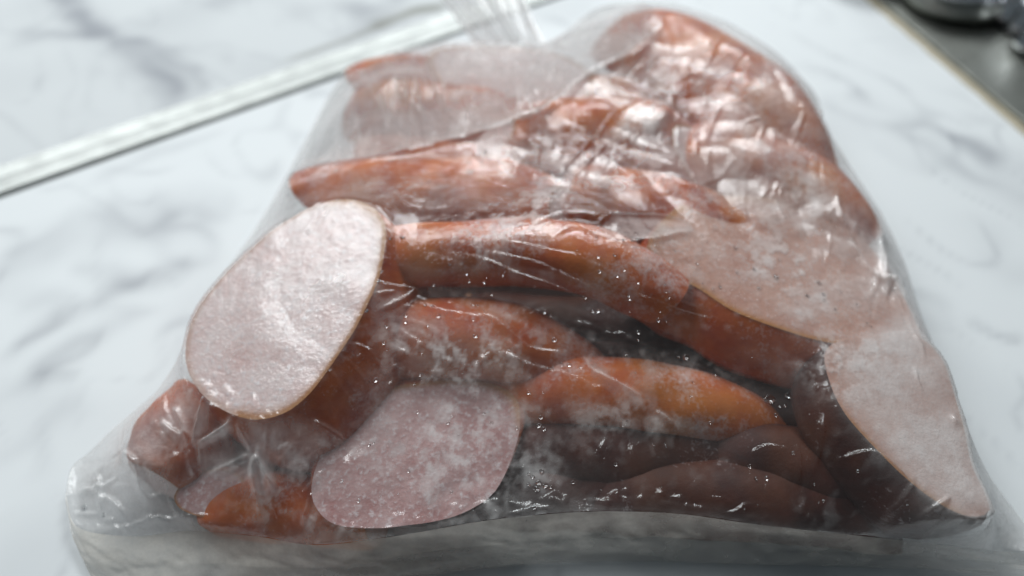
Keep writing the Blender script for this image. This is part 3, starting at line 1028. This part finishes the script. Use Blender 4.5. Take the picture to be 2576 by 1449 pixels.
for X, Y, rx, ry, ang, am in [  # frost spots; the pair over the short orange piece also paints white glare
    (1310, 545, 130, 55, -10, .42), (1190, 620, 80, 45, 20, .30), (1490, 1090, 110, 60, -20, .22), (1130, 885, 170, 65, 5, .5), (1250, 780, 130, 40, 10, .25), (1560, 930, 130, 40, 10, .28), (2110, 930, 90, 65, 30, .5), (2200, 900, 90, 50, 20, .3),
    (1060, 1130, 230, 120, -15, .26), (1160, 1150, 130, 140, 0, .40), (1680, 655, 90, 60, 30, .34), (1340, 850, 50, 35, 0, .2), (1000, 470, 120, 40, 5, .18),
    (1250, 400, 130, 40, -10, .26), (1500, 420, 160, 50, -25, .30), (1650, 270, 130, 60, -35, .28), (1900, 300, 150, 70, 40, .26), (2000, 480, 130, 80, 40, .30),
    (1750, 480, 160, 40, 15, .26), (1950, 640, 170, 70, 25, .22), (720, 780, 260, 150, -55, .12), (1640, 1040, 120, 40, 10, .22), (1780, 920, 80, 40, 20, .15),
    (2000, 700, 200, 90, 25, .22), (760, 1150, 110, 60, 0, .25), (690, 1270, 110, 50, 0, .35), (440, 1120, 60, 60, 0, .2), (1560, 350, 90, 40, -30, .25), (1200, 1000, 80, 30, -5, .15)]:
    a_ = math.radians(ang)
    u_, v_ = (PX - X) * math.cos(a_) + (PY - Y) * math.sin(a_), -(PX - X) * math.sin(a_) + (PY - Y) * math.cos(a_)
    haze += am * np.exp(-((u_ / rx) ** 2 + (v_ / ry) ** 2)) * fr_n
for poly, am, bl in [   # places where a pinch of film stands doubled
    ([(640, 1115), (660, 1140), (702, 1248), (668, 1200), (662, 1305), (642, 1205), (560, 1205), (515, 1195), (600, 1165)], .42, .07),
    ([(488, 1138), (545, 1085), (580, 1048), (586, 1088), (540, 1118)], .42, .07), ([(484, 1120), (505, 1050), (532, 1005), (524, 1070), (494, 1130)], .35, .07),
    ([(480, 1128), (455, 1080), (410, 1050), (400, 1075), (450, 1110)], .28, .1), ([(720, 1062), (835, 1092), (885, 1118), (800, 1125), (650, 1115), (610, 1060)], .2, .12),
    ([(330, 1090), (470, 985), (500, 1050), (420, 1090), (370, 1150), (340, 1210)], .28, .2), ([(480, 1140), (560, 1125), (600, 1180), (520, 1215), (490, 1190)], .16, .15),
    ([(1470, 893), (1492, 905), (1565, 965), (1625, 1012), (1540, 985), (1488, 945)], .40, .07), ([(940, 770), (1180, 800), (1232, 806), (1330, 885), (1290, 955), (1180, 962), (1050, 935), (960, 880)], .20, .15),
    ([(1475, 582), (1545, 553), (1640, 545), (1730, 558), (1750, 582), (1690, 598), (1600, 612), (1540, 605)], .34, .06), ([(945, 710), (1045, 738), (985, 775), (935, 785)], .3, .07),
    ([(2215, 520), (2235, 690), (2262, 720), (2225, 725), (2195, 610)], .25, .12), ([(1750, 330), (1860, 270), (1960, 400), (2080, 480), (2100, 560), (1960, 520), (1800, 420)], .18, .25),
    ([(1420, 430), (1560, 300), (1660, 240), (1640, 330), (1520, 430)], .22, .15), ([(780, 1270), (800, 1240), (790, 1330), (765, 1335)], .3, .07)]:
    haze += am * soft_zone(poly, bl) * (0.75 + 0.35 * np.clip(fr_n, 0, 1.2))
haze *= 1 - 0.55 * soft_zone([(1330, 1060), (1560, 1090), (1900, 1000), (2090, 1010), (2330, 1270), (2100, 1330), (1500, 1280)], 0.3)
haze *= 1 - 0.5 * soft_zone([(980, 690), (1250, 690), (1500, 755), (1700, 740), (1850, 850), (2000, 1010), (1800, 940), (1450, 850), (1250, 760), (1000, 745)], 0.15)
haze = np.clip(haze, 0.02, 0.85)

bag = empty("plastic_bag", "clear frosted plastic bag of frozen sausage pieces lying on the marble worktop", "plastic bag")
near = ins | (bdist < CELL * 1.5)
vx, vy = FX.copy(), FY.copy()
vz = zf.copy()
sn_ = ~ins
vx[sn_] = bxy[sn_, 0]
vy[sn_] = bxy[sn_, 1]
vz[sn_] = bz[sn_]
ids = np.full(FX.shape, -1)
ids[near] = np.arange(near.sum())
q = np.stack([ids[:-1, :-1], ids[:-1, 1:], ids[1:, 1:], ids[1:, :-1]], -1).reshape(-1, 4)
insq = np.stack([ins[:-1, :-1], ins[:-1, 1:], ins[1:, 1:], ins[1:, :-1]], -1).reshape(-1, 4).any(1)
q = q[(q >= 0).all(1) & insq]
film = mesh_obj("film", np.stack([vx[near], vy[near], vz[near]], 1), q, M_FILM, bag, attrs={"haze": haze[near]})

# loose double layer drawn up from the back edge to the neck, its lower edge a free fold line
f0 = spline([(748, 424), (880, 404), (1000, 388), (1180, 346), (1330, 303), (1460, 215), (1560, 150), (1640, 92), (1668, 66)], 170)
f1 = spline([(838, 232), (880, 188), (960, 156), (1080, 118), (1250, 114), (1372, 112), (1430, 82), (1500, 28), (1560, 14)], 170)
R = 44
w0 = np.array([film_at(*p, zf) for p in f0])
w1 = np.array([film_at(*p, zf) for p in f1])
u_ = np.linspace(0, 1, 170)
n1_ = fft_noise(170, 256, 1 / 170, 0.05, seed=61)[:, 0]
ph = 30 * u_ + 2.6 * n1_
wv, nh = [], []
for i in range(R):
    t = i / (R - 1)
    P = w0 * (1 - t) + w1 * t
    zz_ = np.array([film_sample(zf, p[0], p[1]) for p in P])
    lift = 0.05 + 0.20 * math.sin(math.pi * min(1, t * 1.15)) ** 0.7
    P[:, 2] = np.maximum(P[:, 2], zz_) + lift + (0.05 * np.sin(ph + 8 * t) + 0.02 * np.sin(2.3 * ph + 15 * t)) * (0.25 + 0.75 * t)
    wv.append(P)
    nh.append(0.21 + 0.28 * np.exp(-(t / 0.04) ** 2) + 0.17 * np.clip(np.sin(ph + 11 * t + 0.8), -0.4, 1) ** 3 + 0.04 * np.sin(2.3 * ph + 15 * t))
sf = [(i * 170 + j, i * 170 + j + 1, (i + 1) * 170 + j + 1, (i + 1) * 170 + j) for i in range(R - 1) for j in range(169)]
mesh_obj("folded_film", np.vstack(wv), sf, M_FILM, bag, attrs={"haze": np.clip(np.concatenate(nh), 0.05, 0.8)})

# side walls of the bag, from its outer edge down to the worktop
BASE = [(2640, 1470, .06), (2500, 1448, .06), (2310, 1430, .06), (2000, 1420, .06), (1700, 1414, .06), (1500, 1414, .06), (1300, 1422, .06), (1100, 1445, .06),
        (900, 1490, .06), (700, 1530, .06), (480, 1530, .06), (330, 1510, .06), (245, 1470, .06), (205, 1400, .06)]
top = spline(np.vstack([outP[-1:], ridP, outP[:1]]), 420)
bot = spline(np.array([at(*p) for p in BASE]), 420)
rows = 34
wv, wh = [], []
nf = fft_noise(rows * 4, 420, 0.06, 1.3, 3.5, 1.45, 41)[:rows] + 0.8 * np.abs(fft_noise(rows * 4, 420, 0.06, 0.9, 4.0, 1.7, 42)[:rows])
nf += 0.35 * np.abs(fft_noise(rows * 4, 420, 0.06, 0.4, 1.8, 1.1, 44)[:rows])
nh = fft_noise(rows * 4, 420, 0.06, 0.8, seed=43)[:rows]
for i in range(rows):
    t = i / (rows - 1)
    tt = t ** 0.8
    bulge = math.sin(math.pi * t)
    P = top * (1 - t) + bot * t
    P[:, 2] = top[:, 2] * (1 - tt) + bot[:, 2] * tt
    P[:, 1] -= bulge * 0.10 + bulge ** 0.5 * 0.05 * nf[i]
    P[:, 2] += bulge * 0.05 * nf[i]
    if i == 0:
        P[:, 2] -= 0.02
    P[:, 2] = np.maximum(P[:, 2], 0.05)
    wv.append(P)
    wh.append((1.15 if t < 0.35 else 0.85) * np.interp(np.arange(420), [0, 120, 260, 419], [0.30, 0.26, 0.42, 0.58]) + 0.05 * nh[i])
wv = np.vstack(wv)
sf = [(i * 420 + j, i * 420 + j + 1, (i + 1) * 420 + j + 1, (i + 1) * 420 + j) for i in range(rows - 1) for j in range(419)]
mesh_obj("front_fold", wv, sf, M_FOLD, bag, attrs={"haze": np.clip(np.concatenate(wh), 0.1, 0.8)})
edge = spline(outP, 260)
cen = bnd[:, :2].mean(0)
wv = []
for i, t in enumerate(np.linspace(0, 1, 7)):
    P = edge.copy()
    P[:, 2] = edge[:, 2] * (1 - t) + 0.05 * t
    P[:, :2] += (cen - P[:, :2]) * 0.045 * t
    if i == 0:
        P[:, 2] -= 0.01
    wv.append(P)
sf = [(i * 260 + j, i * 260 + j + 1, (i + 1) * 260 + j + 1, (i + 1) * 260 + j) for i in range(6) for j in range(259)]
mesh_obj("side_wall", np.vstack(wv), sf, M_FILM, bag, attrs={"haze": np.full(7 * 260, 0.25)})

# twisted neck of the bag running off to the back
nk0 = [(1195, 112, 2.6), (1240, 106, 3.0), (1290, 108, 3.2), (1340, 108, 3.2), (1372, 108, 3.0)]
nk1 = [(1120, 10, 3.4), (1170, 8, 4.0), (1220, 6, 4.2), (1270, 6, 4.1), (1318, 10, 3.6)]
nk2 = [(1040, -90, 3.2), (1110, -90, 4.2), (1180, -90, 4.6), (1260, -90, 4.4), (1300, -90, 3.6)]
ca = [spline(np.array([at(*p) for p in r_]), 90) for r_ in (nk0, nk1, nk2)]
wv, nh = [], []
for i in range(60):
    t = i / 59
    P = ca[0] * (1 - t) ** 2 + ca[1] * 2 * t * (1 - t) * 1.0 + ca[2] * t * t
    s_ = np.linspace(0, 1, 90)
    P[:, 2] += (0.13 * np.sin(s_ * 31 + 1.5 * t) + 0.08 * np.sin(s_ * 57 - 2 * t)) * (0.35 + 0.65 * t)
    wv.append(P)
    nh.append(0.66 + 0.12 * np.sin(s_ * 23 + t) + 0.06 * np.sin(s_ * 61))
sf = [(i * 90 + j, i * 90 + j + 1, (i + 1) * 90 + j + 1, (i + 1) * 90 + j) for i in range(59) for j in range(89)]
mesh_obj("twisted_neck", np.vstack(wv), sf, M_FILM, bag, attrs={"haze": np.clip(np.concatenate(nh), 0.1, 0.9)})

crumb = empty("meat_crumb", "small dark brown meat crumb caught in the front fold of the bag", "meat crumb")
p = at(2010, 1392, 0.75)
vs, fs = [], []
for i in range(6):
    a = -math.pi / 2 + math.pi * i / 5
    for j in range(12):
        b = 2 * math.pi * j / 12
        e = 1 + 0.25 * math.sin(2 * b + 1) + 0.12 * math.sin(5 * b)
        vs.append((p[0] + 0.42 * math.cos(a) * math.cos(b) * e, p[1] + 0.30 + 0.10 * math.cos(a) * math.sin(b) * e, p[2] + 0.13 * math.sin(a) - 0.08 * math.cos(b)))
for i in range(5):
    for j in range(12):
        fs.append((i * 12 + j, i * 12 + (j + 1) % 12, (i + 1) * 12 + (j + 1) % 12, (i + 1) * 12 + j))
mesh_obj("crumb", vs, fs, M_SKIN_DARK_SHADE, crumb)

# ------------------------------------------------------------------ water beads on the film
protos = []
for k_ in range(4):
    vs, fs = [], []
    hgt = (0.55, 0.7, 0.45, 0.6)[k_]
    for i in range(5):
        a = i / 5 * math.pi / 2
        for j in range(12):
            b = j / 12 * 2 * math.pi
            e = 1 + 0.12 * math.sin(b * (2 + k_ % 2) + k_)
            vs.append((math.cos(a) * math.cos(b) * e, math.cos(a) * math.sin(b) * e, math.sin(a) * hgt))
    vs.append((0, 0, hgt))
    for i in range(4):
        for j in range(12):
            fs.append((i * 12 + j, i * 12 + (j + 1) % 12, (i + 1) * 12 + (j + 1) % 12, (i + 1) * 12 + j))
    for j in range(12):
        fs.append((48 + j, 48 + (j + 1) % 12, 60))
    fs.append(tuple(range(11, -1, -1)))
    me = bpy.data.meshes.new("droplet")
    me.from_pydata(vs, [], fs)
    me.polygons.foreach_set("use_smooth", [True] * len(me.polygons))
    me.materials.append(M_WATER)
    protos.append(me)

BEADS = [(982, 603, .05), (1013, 601, .075), (1070, 773, .05), (1087, 773, .06), (1104, 803, .055), (1022, 798, .05), (924, 790, .055), (973, 828, .045), (948, 965, .06),
         (1220, 383, .08), (1417, 229, .06), (1473, 228, .045), (1219, 325, .04), (953, 714, .05), (1092, 723, .045), (1725, 900, .085), (1605, 843, .06), (1605, 855, .045),
         (1935, 1005, .14), (1978, 1003, .075), (1972, 1025, .05), (1950, 1048, .05), (1958, 1030, .04), (1360, 1050, .055), (1355, 1075, .06), (1368, 1085, .06),
         (1340, 1205, .06), (1355, 1215, .075), (1372, 1225, .07), (1350, 1235, .08), (1330, 1220, .05), (1385, 1230, .055), (1440, 1220, .05), (1345, 1278, .05),
         (1330, 1195, .04), (1488, 790, .05), (1503, 792, .045), (1385, 800, .04), (1605, 607, .06), (1590, 607, .04), (1500, 603, .045), (1568, 603, .05), (1610, 520, .05),
         (1660, 524, .045), (1650, 600, .05), (1680, 485, .045), (1950, 700, .08), (2058, 714, .06), (2030, 746, .06), (2070, 742, .05), (2115, 735, .035), (1850, 624, .05),
         (1388, 935, .06), (1413, 918, .055), (1432, 918, .055), (1460, 925, .045), (216, 1278, .10), (265, 1300, .06), (1960, 655, .04), (1300, 1080, .04), (1505, 790, .05)]
drops = [(film_at(X, Y, zf), r) for X, Y, r in BEADS]
Z2 = [[(1450, 560), (1760, 560), (1860, 840), (1450, 800)], [(960, 590), (1450, 690), (1420, 980), (900, 1000)], [(1300, 850), (2000, 900), (2300, 1200), (1350, 1250)],
      [(850, 1000), (1300, 1000), (1250, 1290), (800, 1290)], [(1400, 450), (2150, 500), (2250, 850), (1700, 700)], [(680, 480), (1450, 400), (1400, 600), (700, 560)],
      [(1850, 1150), (2350, 1300), (2100, 1330), (1700, 1280)]]
CNT = [34, 30, 26, 20, 20, 10, 8]
for poly, n_ in zip(Z2, CNT):
    poly = np.array(poly, float)
    k = 0
    while k < n_:
        p = rng.uniform(poly.min(0), poly.max(0))
        if inside(poly, p[0], p[1]):
            k += 1
            drops.append((film_at(p[0], p[1], zf), float(np.clip(rng.lognormal(-3.45, 0.4), .02, .065))))
drops = drops[:300]
zy, zx = np.gradient(zf, CELL)
for k_, (p, r) in enumerate(drops):
    i = int(np.clip((p[0] - fx[0]) / CELL, 1, fnx - 2))
    j = int(np.clip((p[1] - fy[0]) / CELL, 1, fny - 2))
    nv = Vector((-zx[j, i], -zy[j, i], 1)).normalized()
    o = bpy.data.objects.new("droplet", protos[k_ % 4])
    o.parent = bag
    o.location = Vector((p[0], p[1], film_sample(zf, p[0], p[1]))) * S + nv * 0.00005
    o.rotation_euler = nv.to_track_quat('Z', 'Y').to_euler()
    o.scale = (r * S * rng.uniform(.9, 1.1), r * S, r * S)
    C.objects.link(o)
